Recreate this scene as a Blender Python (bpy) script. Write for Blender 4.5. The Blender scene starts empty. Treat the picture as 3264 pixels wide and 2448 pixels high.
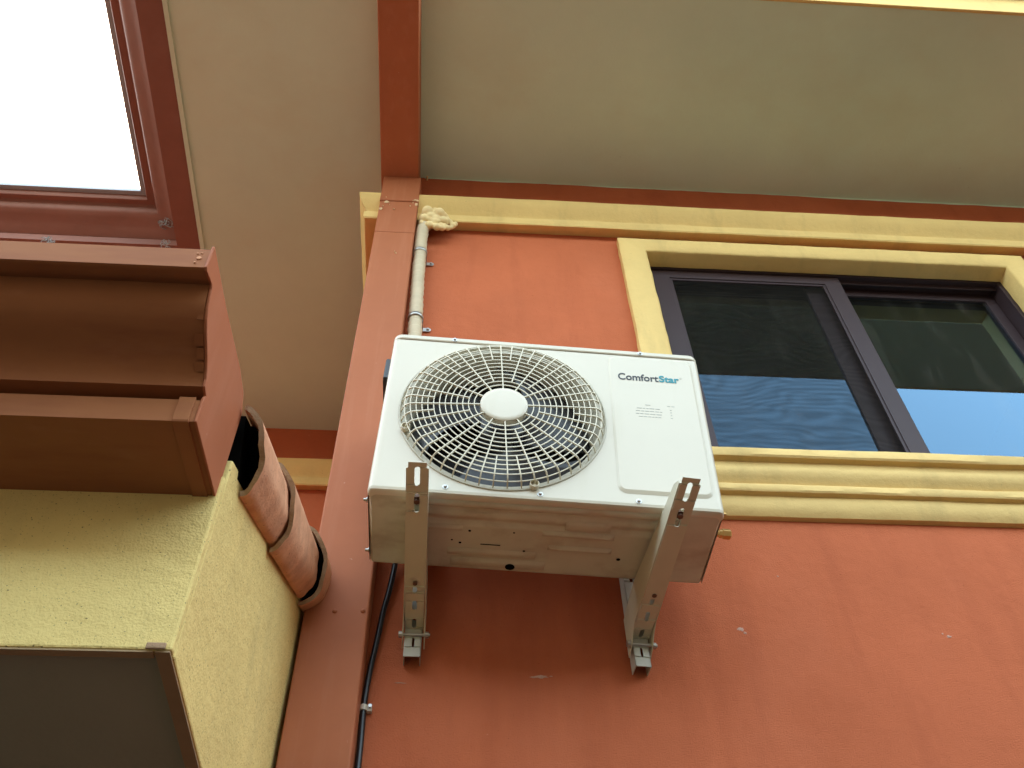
import bpy, bmesh, math, random
from mathutils import Vector, Matrix, Euler
rng = random.Random(7)
S = bpy.context.scene
COL = S.collection

# ------------------------------------------------------------------ camera, sky, sun, exposure
cam_d = bpy.data.cameras.new("camera")
cam_d.sensor_width = 36.0
cam_d.lens = 36.0 * 3100.0 / 3264.0
cam_d.clip_start = 0.05
cam_d.clip_end = 500
cam = bpy.data.objects.new("camera", cam_d)
COL.objects.link(cam)
S.camera = cam
pi_, ya_, ro_ = math.radians(51.8), math.radians(5.0), math.radians(-1.8)
fwd = Vector((math.sin(ya_) * math.cos(pi_), math.cos(ya_) * math.cos(pi_), math.sin(pi_)))
rt = Vector((math.cos(ya_), -math.sin(ya_), 0))
up = rt.cross(fwd)
r2 = math.cos(ro_) * rt + math.sin(ro_) * up
u2 = -math.sin(ro_) * rt + math.cos(ro_) * up
cam.matrix_world = Matrix(((r2.x, u2.x, -fwd.x, 0), (r2.y, u2.y, -fwd.y, 0), (r2.z, u2.z, -fwd.z, 0), (0, 0, 0, 1)))

SUN_EL, SUN_ROT = math.radians(62), math.radians(0)
world = bpy.data.worlds.new("World")
S.world = world
world.use_nodes = True
wn = world.node_tree
sky = wn.nodes.new("ShaderNodeTexSky")
sky.sky_type = 'NISHITA'
sky.sun_disc = False
sky.sun_elevation = SUN_EL
sky.sun_rotation = SUN_ROT
sky.air_density = 1.0
sky.dust_density = 2.0
bg = wn.nodes["Background"]
tint = wn.nodes.new("ShaderNodeVectorMath")   # warm hazy air
tint.operation = 'MULTIPLY'
tint.inputs[1].default_value = (1.20, 1.0, 0.68)
wn.links.new(sky.outputs[0], tint.inputs[0])
wn.links.new(tint.outputs[0], bg.inputs[0])
bg.inputs[1].default_value = 0.15

sun_d = bpy.data.lights.new("sun", 'SUN')
sun_d.energy = 2.5
sun_d.angle = math.radians(0.5)
sun_d.color = (1.0, 0.93, 0.82)
sun = bpy.data.objects.new("sun", sun_d)
COL.objects.link(sun)
sd = Vector((math.sin(SUN_ROT) * math.cos(SUN_EL), math.cos(SUN_ROT) * math.cos(SUN_EL), math.sin(SUN_EL)))
sun.rotation_euler = sd.to_track_quat('Z', 'Y').to_euler()
sun.location = (0, -6, 12)

S.view_settings.view_transform = 'Standard'
S.view_settings.look = 'None'
S.view_settings.exposure = 3.82
S.view_settings.gamma = 1.0


# ------------------------------------------------------------------ materials
def srgb(h):
    c = [int(h[i:i + 2], 16) / 255 for i in (0, 2, 4)]
    return tuple(((x / 12.92) if x < 0.04045 else ((x + 0.055) / 1.055) ** 2.4) for x in c)


def mat(name, col, rough=0.6, spec=0.5, metal=0.0, var=0.0, vscale=3.0, bumps=(), coat=0.0, speck=None, streak=None, blot=None):
    """Principled material; var = value variation, bumps = [(scale, strength, distance)], speck = (scale, threshold, colour)."""
    m = bpy.data.materials.new(name)
    m.use_nodes = True
    nt = m.node_tree
    N, L = nt.nodes, nt.links
    b = N["Principled BSDF"]
    b.inputs["Base Color"].default_value = (*col, 1)
    b.inputs["Roughness"].default_value = rough
    b.inputs["Metallic"].default_value = metal
    b.inputs["Specular IOR Level"].default_value = spec
    b.inputs["Coat Weight"].default_value = coat
    tc = N.new("ShaderNodeTexCoord")
    cur = None
    if var > 0:
        n = N.new("ShaderNodeTexNoise")
        n.inputs["Scale"].default_value = vscale
        n.inputs["Detail"].default_value = 6
        n.inputs["Roughness"].default_value = 0.65
        L.new(tc.outputs["Object"], n.inputs["Vector"])
        mr = N.new("ShaderNodeMapRange")
        mr.inputs[1].default_value = 0.3
        mr.inputs[2].default_value = 0.7
        mr.inputs[3].default_value = 1 - var
        mr.inputs[4].default_value = 1 + var
        L.new(n.outputs[0], mr.inputs[0])
        mx = N.new("ShaderNodeVectorMath")
        mx.operation = 'SCALE'
        mx.inputs[0].default_value = col
        L.new(mr.outputs[0], mx.inputs["Scale"])
        cur = mx.outputs[0]
    for sp in (speck or []):
        sc, th, scol = sp
        n = N.new("ShaderNodeTexNoise")
        n.inputs["Scale"].default_value = sc
        n.inputs["Detail"].default_value = 3
        L.new(tc.outputs["Object"], n.inputs["Vector"])
        mr = N.new("ShaderNodeMapRange")
        mr.inputs[1].default_value = th
        mr.inputs[2].default_value = th + 0.06
        L.new(n.outputs[0], mr.inputs[0])
        mx = N.new("ShaderNodeMix")
        mx.data_type = 'RGBA'
        mx.inputs[7].default_value = (*scol, 1)
        if cur is not None:
            L.new(cur, mx.inputs[6])
        else:
            mx.inputs[6].default_value = (*col, 1)
        L.new(mr.outputs[0], mx.inputs[0])
        cur = mx.outputs[2]
    if cur is not None:
        L.new(cur, b.inputs["Base Color"])
    for kind_, par in (("streak", streak), ("blot", blot)):
        if not par: continue
        # stains with a shape of their own: (scale xyz, threshold, colour, strength)
        scl, th, scol, stg = par
        mp = N.new("ShaderNodeMapping")
        mp.inputs["Scale"].default_value = scl
        L.new(tc.outputs["Object"], mp.inputs[0])
        n = N.new("ShaderNodeTexNoise")
        n.inputs["Scale"].default_value = 1.0
        n.inputs["Detail"].default_value = 7
        n.inputs["Roughness"].default_value = 0.6
        L.new(mp.outputs[0], n.inputs["Vector"])
        mr = N.new("ShaderNodeMapRange")
        mr.inputs[1].default_value = th
        mr.inputs[2].default_value = th + 0.22
        mr.inputs[4].default_value = stg
        L.new(n.outputs[0], mr.inputs[0])
        mx = N.new("ShaderNodeMix")
        mx.data_type = 'RGBA'
        mx.inputs[7].default_value = (*scol, 1)
        if cur is not None:
            L.new(cur, mx.inputs[6])
        else:
            mx.inputs[6].default_value = (*col, 1)
        L.new(mr.outputs[0], mx.inputs[0])
        cur = mx.outputs[2]
    if cur is not None:
        L.new(cur, b.inputs["Base Color"])
    prev = None
    for sc, st, di in bumps:
        n = N.new("ShaderNodeTexNoise")
        n.inputs["Scale"].default_value = sc
        n.inputs["Detail"].default_value = 4
        L.new(tc.outputs["Object"], n.inputs["Vector"])
        bp = N.new("ShaderNodeBump")
        bp.inputs["Strength"].default_value = st
        bp.inputs["Distance"].default_value = di
        L.new(n.outputs[0], bp.inputs["Height"])
        if prev:
            L.new(prev, bp.inputs["Normal"])
        prev = bp.outputs[0]
    if prev:
        L.new(prev, b.inputs["Normal"])
    return m


M = {}
M['wall'] = mat("orange_stucco", (0.490, 0.136, 0.063), 0.9, 0.05, var=0.10, vscale=1.6, bumps=[(9, 0.25, 0.012), (28, 0.3, 0.008), (230, 0.55, 0.004)],
                speck=[(150, 0.68, (0.24, 0.055, 0.028)), (60, 0.745, (0.60, 0.24, 0.14))], streak=((5.5, 2.0, .8), 0.50, (0.33, 0.085, 0.042), .45), blot=((1.3, 1, 1.1), 0.50, (0.54, 0.165, 0.085), .55))
M['trim'] = mat("yellow_trim_stucco", (0.73, 0.515, 0.205), 0.8, 0.15, var=0.07, vscale=3, bumps=[(14, 0.22, 0.010), (45, 0.3, 0.006), (190, 0.35, 0.002)],
                streak=((9, 4, 2.2), 0.55, (0.50, 0.36, 0.15), .5), speck=[(140, 0.71, (0.42, 0.30, 0.12))])
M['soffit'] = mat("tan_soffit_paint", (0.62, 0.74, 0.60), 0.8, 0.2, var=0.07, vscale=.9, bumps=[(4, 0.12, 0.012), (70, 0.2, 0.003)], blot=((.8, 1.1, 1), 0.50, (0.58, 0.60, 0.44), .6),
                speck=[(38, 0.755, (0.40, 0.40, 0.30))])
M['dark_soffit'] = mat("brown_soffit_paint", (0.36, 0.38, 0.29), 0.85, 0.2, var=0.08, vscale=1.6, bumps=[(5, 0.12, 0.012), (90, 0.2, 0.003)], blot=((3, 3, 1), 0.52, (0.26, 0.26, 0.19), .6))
M['red_metal'] = mat("red_brown_painted_metal", (0.40, 0.135, 0.064), 0.55, 0.12, var=0.08, vscale=2.5, bumps=[(5, 0.10, 0.012), (240, 0.06, 0.001)],
                    streak=((26, 14, 1.6), 0.52, (0.46, 0.18, 0.10), .5), speck=[(55, 0.74, (0.52, 0.27, 0.19))])
M['gutter'] = mat("gutter_painted_metal", (0.345, 0.138, 0.060), 0.6, 0.08, var=0.08, vscale=2.5, bumps=[(5, 0.12, 0.012)],
                 streak=((3.0, 16, 16), 0.52, (0.25, 0.085, 0.045), .55), blot=((4, 9, 9), 0.60, (0.44, 0.20, 0.12), .5))
M['old_gutter'] = mat("weathered_gutter_metal", (0.25, 0.105, 0.078), 0.5, 0.25, var=0.10, vscale=3, bumps=[(6, 0.10, 0.012)],
                     streak=((4, 4, 12), 0.52, (0.30, 0.15, 0.12), .5))  # sky glare put into the colour: greyer than the other gutters
M['grey_lip'] = mat("bare_gutter_metal", (0.30, 0.32, 0.36), 0.4, 0.5, var=0.05)
M['cream'] = mat("cream_stucco", (0.80, 0.63, 0.25), 0.9, 0.12, var=0.10, vscale=2.4, bumps=[(18, 0.35, 0.012), (60, 0.32, 0.007), (230, 0.45, 0.004)],
                 speck=[(210, 0.645, (0.22, 0.16, 0.065)), (110, 0.715, (0.34, 0.26, 0.11))], streak=((5, 5, 1.3), 0.52, (0.52, 0.41, 0.18), .5), blot=((4, 4, 3.5), 0.60, (0.42, 0.34, 0.17), .55))
M['band'] = mat("tan_edge_band", (0.36, 0.26, 0.15), 0.85, 0.2, var=0.08, vscale=8, bumps=[(100, 0.2, 0.002)])
M['clay'] = mat("terracotta", (0.66, 0.345, 0.205), 0.92, 0.06, var=0.20, vscale=11, bumps=[(16, 0.4, 0.010), (60, 0.4, 0.005), (200, 0.3, 0.002)],
                speck=[(110, 0.67, (0.30, 0.14, 0.09))], blot=((9, 7, 7), 0.52, (0.46, 0.215, 0.125), .6))
M['mortar'] = mat("tile_bedding", (0.40, 0.27, 0.17), 0.95, 0.1, var=0.2, vscale=30, bumps=[(80, 0.6, 0.006)])
M['ac'] = mat("white_enamel", (0.66, 0.608, 0.485), 0.30, 0.5, var=0.02, vscale=3, bumps=[(5, 0.03, 0.01)], streak=((16, 6, 1.8), 0.56, (0.60, 0.54, 0.39), .35), speck=[(90, 0.735, (0.56, 0.50, 0.36))])
M['ac_base'] = mat("galvanised_cream_pan", (0.62, 0.62, 0.50), 0.22, 0.5, var=0.08, vscale=5, bumps=[(14, 0.10, 0.006)], blot=((5, 8, 8), 0.50, (0.36, 0.28, 0.18), .65))
M['grille'] = mat("cream_plastic", (0.70, 0.64, 0.49), 0.4, 0.5)
M['shroud'] = mat("cream_shroud", (0.55, 0.52, 0.42), 0.5, 0.4)
M['fan'] = mat("dark_fan_plastic", (0.035, 0.036, 0.042), 0.3, 0.5)
M['coil'] = mat("dark_coil", (0.012, 0.012, 0.013), 0.6, 0.3)
M['bracket'] = mat("beige_bracket_enamel", (0.58, 0.55, 0.42), 0.38, 0.5, var=0.04, vscale=8)
M['rail'] = mat("pale_rail_enamel", (0.50, 0.51, 0.45), 0.4, 0.5, var=0.03, vscale=8)
M['rust'] = mat("rusty_bolt", (0.15, 0.09, 0.065), 0.6, 0.4, metal=0.5, var=0.3, vscale=60)
M['steel'] = mat("zinc_steel", (0.50, 0.50, 0.48), 0.42, 0.5, metal=1.0)
M['brass'] = mat("brass", (0.62, 0.40, 0.16), 0.3, 0.5, metal=1.0)
M['black'] = mat("black_plastic", (0.012, 0.012, 0.013), 0.3, 0.5)
M['void'] = mat("deep_void", (0.006, 0.006, 0.006), 0.9, 0.0)  # near-black colour painted for the shade inside holes and gaps
M['dark_txt'] = mat("charcoal_print", (0.035, 0.04, 0.05), 0.5, 0.3)
M['teal_txt'] = mat("teal_print", (0.03, 0.27, 0.32), 0.5, 0.3)
M['grey_txt'] = mat("grey_print", (0.50, 0.49, 0.43), 0.5, 0.3)
M['pipewrap'] = mat("ivory_pipe_wrap", (0.58, 0.48, 0.33), 0.6, 0.35, var=0.08, vscale=14, bumps=[(40, 0.2, 0.003)])
M['foam'] = mat("cream_foam", (0.80, 0.62, 0.32), 0.7, 0.3, var=0.10, vscale=25, bumps=[(60, 0.25, 0.004)])
M['fleck'] = mat("dried_foam_fleck", (0.72, 0.52, 0.32), 0.8, 0.2, var=0.1, vscale=60)
M['scuff'] = mat("pale_scuff", (0.55, 0.35, 0.28), 0.9, 0.1, var=0.15, vscale=80)
M['winframe'] = mat("dark_bronze_aluminium", (0.044, 0.027, 0.031), 0.48, 0.26, var=0.03)
M['nest'] = mat("grey_cobweb", (0.34, 0.35, 0.35), 0.95, 0.1, var=0.3, vscale=90)
M['room'] = mat("dim_room_paint", (0.26, 0.17, 0.10), 0.9, 0.1)
M['ground'] = mat("dark_earth", (0.022, 0.020, 0.016), 0.9, 0.2, var=0.12, vscale=0.8, bumps=[(50, 0.3, 0.004)])
M['rooftile'] = mat("terracotta_roof", (0.36, 0.14, 0.08), 0.85, 0.2, var=0.2, vscale=4)


def glass_mat():
    m = bpy.data.materials.new("tinted_window_glass")
    m.use_nodes = True
    nt = m.node_tree
    N, L = nt.nodes, nt.links
    for n in list(N):
        N.remove(n)
    out = N.new("ShaderNodeOutputMaterial")
    tr = N.new("ShaderNodeBsdfTransparent")
    tr.inputs[0].default_value = (0.60, 0.54, 0.47, 1)
    gl = N.new("ShaderNodeBsdfGlossy")
    gl.inputs["Color"].default_value = (0.40, 0.70, 1.0, 1)
    gl.inputs["Roughness"].default_value = 0.012
    fr = N.new("ShaderNodeFresnel")
    fr.inputs[0].default_value = 1.62
    mu = N.new("ShaderNodeMath")
    mu.operation = 'MULTIPLY'
    mu.inputs[1].default_value = 2.2
    mx = N.new("ShaderNodeMixShader")
    L.new(fr.outputs[0], mu.inputs[0])
    L.new(mu.outputs[0], mx.inputs[0])
    L.new(tr.outputs[0], mx.inputs[1])
    L.new(gl.outputs[0], mx.inputs[2])
    # dust and wipe marks
    tc = N.new("ShaderNodeTexCoord")
    mp = N.new("ShaderNodeMapping")
    mp.inputs["Rotation"].default_value = (0, math.radians(35), 0)
    mp.inputs["Scale"].default_value = (7, 7, 1.6)
    n1 = N.new("ShaderNodeTexNoise")
    n1.inputs["Detail"].default_value = 8
    n1.inputs["Scale"].default_value = 1.5
    L.new(tc.outputs["Object"], mp.inputs[0])
    L.new(mp.outputs[0], n1.inputs["Vector"])
    mr = N.new("ShaderNodeMapRange")
    mr.inputs[1].default_value = 0.50
    mr.inputs[2].default_value = 0.80
    mr.inputs[3].default_value = 0.010
    mr.inputs[4].default_value = 0.075
    L.new(n1.outputs[0], mr.inputs[0])
    df = N.new("ShaderNodeBsdfDiffuse")
    df.inputs[0].default_value = (0.55, 0.50, 0.42, 1)
    m2 = N.new("ShaderNodeMixShader")
    L.new(mr.outputs[0], m2.inputs[0])
    L.new(mx.outputs[0], m2.inputs[1])
    L.new(df.outputs[0], m2.inputs[2])
    L.new(m2.outputs[0], out.inputs[0])
    return m


def screen_mat():
    m = bpy.data.materials.new("insect_mesh")
    m.use_nodes = True
    nt = m.node_tree
    N, L = nt.nodes, nt.links
    b = N["Principled BSDF"]
    b.inputs["Base Color"].default_value = (0.020, 0.018, 0.016, 1)
    b.inputs["Roughness"].default_value = 1.0
    b.inputs["Specular IOR Level"].default_value = 0.0
    tr = N.new("ShaderNodeBsdfTransparent")
    mx = N.new("ShaderNodeMixShader")
    tc = N.new("ShaderNodeTexCoord")
    mp = N.new("ShaderNodeMapping")
    mp.inputs["Scale"].default_value = (1.6, 1.0, 3.0)
    ns = N.new("ShaderNodeTexNoise")
    ns.inputs["Scale"].default_value = 1.5
    ns.inputs["Detail"].default_value = 1.5
    sx = N.new("ShaderNodeSeparateXYZ")
    m1 = N.new("ShaderNodeMath"); m1.operation = 'MULTIPLY'; m1.inputs[1].default_value = 120
    m2 = N.new("ShaderNodeMath"); m2.operation = 'MULTIPLY'; m2.inputs[1].default_value = 60
    ad = N.new("ShaderNodeMath"); ad.operation = 'ADD'
    wv = N.new("ShaderNodeMath"); wv.operation = 'SINE'
    mr = N.new("ShaderNodeMapRange")
    mr.inputs[1].default_value = -1
    mr.inputs[2].default_value = 1
    mr.inputs[3].default_value = 0.38
    mr.inputs[4].default_value = 0.52
    L.new(tc.outputs["Object"], mp.inputs[0])
    L.new(tc.outputs["Object"], sx.inputs[0])
    L.new(mp.outputs[0], ns.inputs["Vector"])
    L.new(sx.outputs[2], m1.inputs[0])
    L.new(ns.outputs[0], m2.inputs[0])
    L.new(m1.outputs[0], ad.inputs[0])
    L.new(m2.outputs[0], ad.inputs[1])
    L.new(ad.outputs[0], wv.inputs[0])
    L.new(wv.outputs[0], mr.inputs[0])
    L.new(mr.outputs[0], mx.inputs[0])
    L.new(tr.outputs[0], mx.inputs[1])
    L.new(b.outputs[0], mx.inputs[2])
    L.new(mx.outputs[0], N["Material Output"].inputs[0])
    return m


M['glass'] = glass_mat()
M['screen'] = screen_mat()


# ------------------------------------------------------------------ mesh helpers
def empty(name, loc=(0, 0, 0), rot=None, label=None, cat=None, group=None):
    o = bpy.data.objects.new(name, None)
    COL.objects.link(o)
    o.empty_display_size = 0.1
    if rot is None:
        o.matrix_world = Matrix.Translation(loc)
    else:
        o.matrix_world = Matrix.Translation(loc) @ rot.to_4x4()
    tag(o, label, cat, group)
    return o


def tag(o, label=None, cat=None, group=None, kind=None):
    if label: o["label"] = label
    if cat: o["category"] = cat
    if group: o["group"] = group
    if kind: o["kind"] = kind
    return o


class MB:
    """collects shapes; build() links them as ONE mesh object. Coordinates are local to `root` unless world=True."""

    def __init__(self):
        self.v, self.f = [], []

    def add(self, vs, fs):
        o = len(self.v)
        self.v += [tuple(p) for p in vs]
        self.f += [tuple(i + o for i in f) for f in fs]
        return self

    def box(self, x0, x1, y0, y1, z0, z1):
        return self.add([(x0, y0, z0), (x1, y0, z0), (x1, y1, z0), (x0, y1, z0), (x0, y0, z1), (x1, y0, z1), (x1, y1, z1), (x0, y1, z1)],
                        [(0, 3, 2, 1), (4, 5, 6, 7), (0, 1, 5, 4), (1, 2, 6, 5), (2, 3, 7, 6), (3, 0, 4, 7)])

    def prism_x(self, poly, x0, x1):
        """polygon of (y, z) extruded along x"""
        n = len(poly)
        return self.add([(x0, y, z) for y, z in poly] + [(x1, y, z) for y, z in poly],
                        [tuple(range(n)), tuple(range(2 * n - 1, n - 1, -1))] + [(i, (i + 1) % n, n + (i + 1) % n, n + i) for i in range(n)])

    def prism_y(self, poly, y0, y1):
        n = len(poly)
        return self.add([(x, y0, z) for x, z in poly] + [(x, y1, z) for x, z in poly],
                        [tuple(range(n)), tuple(range(2 * n - 1, n - 1, -1))] + [(i, (i + 1) % n, n + (i + 1) % n, n + i) for i in range(n)])

    def prism_z(self, poly, z0, z1):
        n = len(poly)
        return self.add([(x, y, z0) for x, y in poly] + [(x, y, z1) for x, y in poly],
                        [tuple(range(n)), tuple(range(2 * n - 1, n - 1, -1))] + [(i, (i + 1) % n, n + (i + 1) % n, n + i) for i in range(n)])

    def rough_frame_y(self, outer, inner, y0, y1, amp=.0016, seed=3):
        rq = random.Random(seed)
        def lp(r):
            c = [(r[0], r[2]), (r[1], r[2]), (r[1], r[3]), (r[0], r[3])]
            o = []
            for i in range(4):
                a, b = c[i], c[(i + 1) % 4]
                k_ = 30
                o += [(a[0] + (b[0] - a[0]) * t / k_ + rq.uniform(-amp, amp), a[1] + (b[1] - a[1]) * t / k_ + rq.uniform(-amp, amp)) for t in range(k_)]
            return o
        A_, B_ = lp(outer), lp(inner)
        mid = [((a[0] * .9 + b[0] * .1), (a[1] * .9 + b[1] * .1)) for a, b in zip(A_, B_)]
        mid2 = [((a[0] * .08 + b[0] * .92), (a[1] * .08 + b[1] * .92)) for a, b in zip(A_, B_)]
        n = len(A_)
        loops = [[(x, y1, z) for x, z in A_], [(x, y0 + .007, z) for x, z in A_], [(x, y0 + rq.uniform(-.0008, .0008), z) for x, z in mid], [(x, y0 + rq.uniform(-.0008, .0008), z) for x, z in mid2], [(x, y0 + .009, z) for x, z in B_], [(x, y1, z) for x, z in B_]]
        vs = [q for l in loops for q in l]
        m = len(loops)
        return self.add(vs, [(r * n + i, r * n + (i + 1) % n, ((r + 1) % m) * n + (i + 1) % n, ((r + 1) % m) * n + i) for r in range(m) for i in range(n)])

    def frame_y(self, outer, inner, y0, y1):
        """mitred rectangular ring facing y; outer/inner = (x0, x1, z0, z1)"""
        def lp(r, y): return [(r[0], y, r[2]), (r[1], y, r[2]), (r[1], y, r[3]), (r[0], y, r[3])]
        vs = lp(outer, y0) + lp(inner, y0) + lp(outer, y1) + lp(inner, y1)
        fs = []
        for i in range(4):
            j = (i + 1) % 4
            fs += [(i, j, 4 + j, 4 + i), (8 + j, 8 + i, 12 + i, 12 + j), (j, i, 8 + i, 8 + j), (4 + i, 4 + j, 12 + j, 12 + i)]
        return self.add(vs, fs)

    def sweep(self, prof, path, side=1, close_prof=True, caps=True, wander=0.0, seed=1):
        """profile [(offset, z)] swept along plan polyline with mitred corners; side=+1 offsets to the right of travel"""
        rows = []
        corners = set()
        if wander:
            new = []
            for a, b in zip(path[:-1], path[1:]):
                k_ = max(2, int((Vector(b) - Vector(a)).length / .045))
                new += [tuple(Vector(a).lerp(Vector(b), t / k_)) for t in range(k_)]
            path = new + [path[-1]]
        rw = random.Random(seed)
        sm = [0.0] * len(prof)
        n = len(path)
        for i in range(n):
            p = Vector(path[i])
            ds = []
            if i > 0: ds.append((p - Vector(path[i - 1])).normalized())
            if i < n - 1: ds.append((Vector(path[i + 1]) - p).normalized())
            ns = [Vector((d.y, -d.x)) * side for d in ds]
            if len(ns) == 2:
                m = (ns[0] + ns[1]).normalized()
                m = m / max(0.2, m.dot(ns[0]))
            else:
                m = ns[0]
            if wander:
                sm = [max(-wander, min(wander, q * .75 + rw.uniform(-wander, wander) * .5)) for q in sm]
                rows.append([(p.x + m.x * (o + q), p.y + m.y * (o + q), z + q * .7) for (o, z), q in zip(prof, sm)])
            else:
                rows.append([(p.x + m.x * o, p.y + m.y * o, z) for o, z in prof])
        k = len(prof)
        vs = [q for r in rows for q in r]
        fs = []
        rng_ = range(k) if close_prof else range(k - 1)
        for i in range(n - 1):
            for j in rng_:
                a, b = i * k + j, i * k + (j + 1) % k
                fs.append((a, b, b + k, a + k))
        if caps and close_prof:
            fs += [tuple(range(k)), tuple(range((n - 1) * k, n * k))]
        return self.add(vs, fs)

    def tube(self, pts, r, n=12, caps=True, rad=None):
        pts = [Vector(p) for p in pts]
        rows = []
        prevN = None
        for i, p in enumerate(pts):
            if i == 0: t = pts[1] - pts[0]
            elif i == len(pts) - 1: t = pts[-1] - pts[-2]
            else: t = pts[i + 1] - pts[i - 1]
            t.normalize()
            if prevN is None:
                a = Vector((0, 0, 1)) if abs(t.z) < 0.9 else Vector((1, 0, 0))
                N_ = t.cross(a).normalized()
            else:
                N_ = (prevN - t * prevN.dot(t)).normalized()
            prevN = N_
            B = t.cross(N_)
            rr = rad[i] if rad else r
            rows.append([p + (N_ * math.cos(2 * math.pi * j / n) + B * math.sin(2 * math.pi * j / n)) * rr for j in range(n)])
        vs = [q for row in rows for q in row]
        fs = []
        for i in range(len(rows) - 1):
            for j in range(n):
                a, b = i * n + j, i * n + (j + 1) % n
                fs.append((a, b, b + n, a + n))
        if caps:
            fs += [tuple(range(n - 1, -1, -1)), tuple(range((len(rows) - 1) * n, len(rows) * n))]
        return self.add(vs, fs)

    def lathe_y(self, prof, cx, cz, n=64, caps=False):
        """profile [(radius, y)] turned about the y axis through (cx, cz)"""
        vs, fs = [], []
        for r, y in prof:
            vs += [(cx + r * math.cos(2 * math.pi * j / n), y, cz + r * math.sin(2 * math.pi * j / n)) for j in range(n)]
        for i in range(len(prof) - 1):
            for j in range(n):
                a, b = i * n + j, i * n + (j + 1) % n
                fs.append((a, b, b + n, a + n))
        if caps:
            fs += [tuple(range(n)), tuple(range((len(prof) - 1) * n, len(prof) * n))]
        return self.add(vs, fs)

    def build(self, name, material, root=None, world=True, bevel=0, smooth=None, seg=2, solid=0, sub=0):
        me = bpy.data.meshes.new(name)
        off = root.matrix_world.translation if (root is not None and world) else Vector((0, 0, 0))
        me.from_pydata([(p[0] - off.x, p[1] - off.y, p[2] - off.z) for p in self.v], [], self.f)
        bm = bmesh.new()
        bm.from_mesh(me)
        bmesh.ops.recalc_face_normals(bm, faces=bm.faces)
        bm.to_mesh(me)
        bm.free()
        me.materials.append(material)
        if smooth is not None:
            for p in me.polygons: p.use_smooth = True
            me.set_sharp_from_angle(angle=math.radians(smooth))
        o = bpy.data.objects.new(name, me)
        COL.objects.link(o)
        if root is not None:
            o.parent = root
        if solid:
            md = o.modifiers.new("solid", 'SOLIDIFY')
            md.thickness = abs(solid)
            md.offset = 1 if solid > 0 else -1
        if bevel:
            md = o.modifiers.new("bevel", 'BEVEL')
            md.width = bevel
            md.segments = seg
            md.limit_method = 'ANGLE'
            md.angle_limit = math.radians(40)
        return o


def sub(parent_obj, mb, name, material, root, **kw):
    """a sub-part: parented to a part whose origin equals its root's"""
    o = mb.build(name, material, root, **kw)
    o.parent = parent_obj
    return o


# ------------------------------------------------------------------ ground, plus an added unseen bank that blocks low sky
GZ = -1.6
ADDED_BANK = [(0, GZ), (.4, GZ + .5), (1.6, 1.8), (3.2, 4.2), (6.0, 6.0), (60, 9.0)]  # added rise behind the camera and at the sides, cutting off low sky light


def ground_z(x, y):
    d = max(-1.9 - y, abs(x) - 8.8)
    if d <= 0: return GZ
    for (d0, z0), (d1, z1) in zip(ADDED_BANK[:-1], ADDED_BANK[1:]):
        if d <= d1: return z0 + (z1 - z0) * (d - d0) / (d1 - d0)
    return ADDED_BANK[-1][1]


gm = MB()
xs = [-60, -30, -18, -14.8, -12, -10.4, -9.2, -8.8] + [-8 + i for i in range(17)] + [8.8, 9.2, 10.4, 12, 14.8, 18, 30, 60]
ys = [-60, -30, -11, -7.9, -6.5, -5.1, -4.3, -3.5, -2.9, -2.3, -1.9, -1, 0, 1, 2, 4, 10, 30, 60]
gm.add([(x, y, ground_z(x, y)) for y in ys for x in xs], [(r * len(xs) + i, r * len(xs) + i + 1, (r + 1) * len(xs) + i + 1, (r + 1) * len(xs) + i) for r in range(len(ys) - 1) for i in range(len(xs) - 1)])
g = gm.build("ground", M['ground'])
tag(g, kind='structure')

# ------------------------------------------------------------------ the orange house
house = empty("orange_house", (0, 2.3, GZ), label="orange stucco house with yellow trim, tan overhanging soffit and dark sliding window", cat="house")
WX0, WX1, RY = -0.42, 7.0, 4.06
SZ = 4.64
w = MB()
w.box(WX0, 0.79, 2.3, 2.5, GZ + 0.001, SZ + 0.1)
w.box(2.63, WX1, 2.3, 2.5, GZ + 0.001, SZ + 0.1)
w.box(0.79, 2.63, 2.3, 2.5, GZ + 0.001, 2.42)
w.box(0.79, 2.63, 2.3, 2.5, 4.0, SZ + 0.1)
w.box(WX0, WX0 + 0.2, 2.5, RY, GZ + 0.001, SZ + 0.1)
w.box(-8, WX0 + 0.2, RY, RY + 0.2, GZ + 0.001, SZ + 0.1)
w.build("wall", M['wall'], house)

# soffit with roof above: L-shaped plan
SX, SYF, SYB = -1.43, 1.315, 2.885
sf = MB().prism_z([(SX, SYF), (WX1 + .6, SYF), (WX1 + .6, 9), (-8, 9), (-8, SYB), (SX, SYB)], SZ, SZ + 0.12)
sf.build("soffit", M['soffit'], house)
rf = MB().prism_z([(SX - .02, SYF + .002), (WX1 + .62, SYF + .002), (WX1 + .62, 9), (-8, 9), (-8, SYB - .02), (SX - .02, SYB - .02)], SZ + 0.122, SZ + 0.34)
rf.build("roof", M['rooftile'], house)
# thin light bead where the soffit meets the gutter on the left, and the hanging fascia on the front
MB().sweep([(0.0, SZ - .014), (0.022, SZ - .014), (0.022, SZ + .006), (0, SZ + .006)], [(SX + .024, SYF + .02), (SX + .024, SYB + .024), (-8, SYB + .024)], side=-1).build("soffit_bead", M['soffit'], house)
MB().box(SX + .05, WX1 + .6, 1.299, 1.3145, SZ - .003, SZ + .215).build("fascia", M['trim'], house, bevel=.003)

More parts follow.
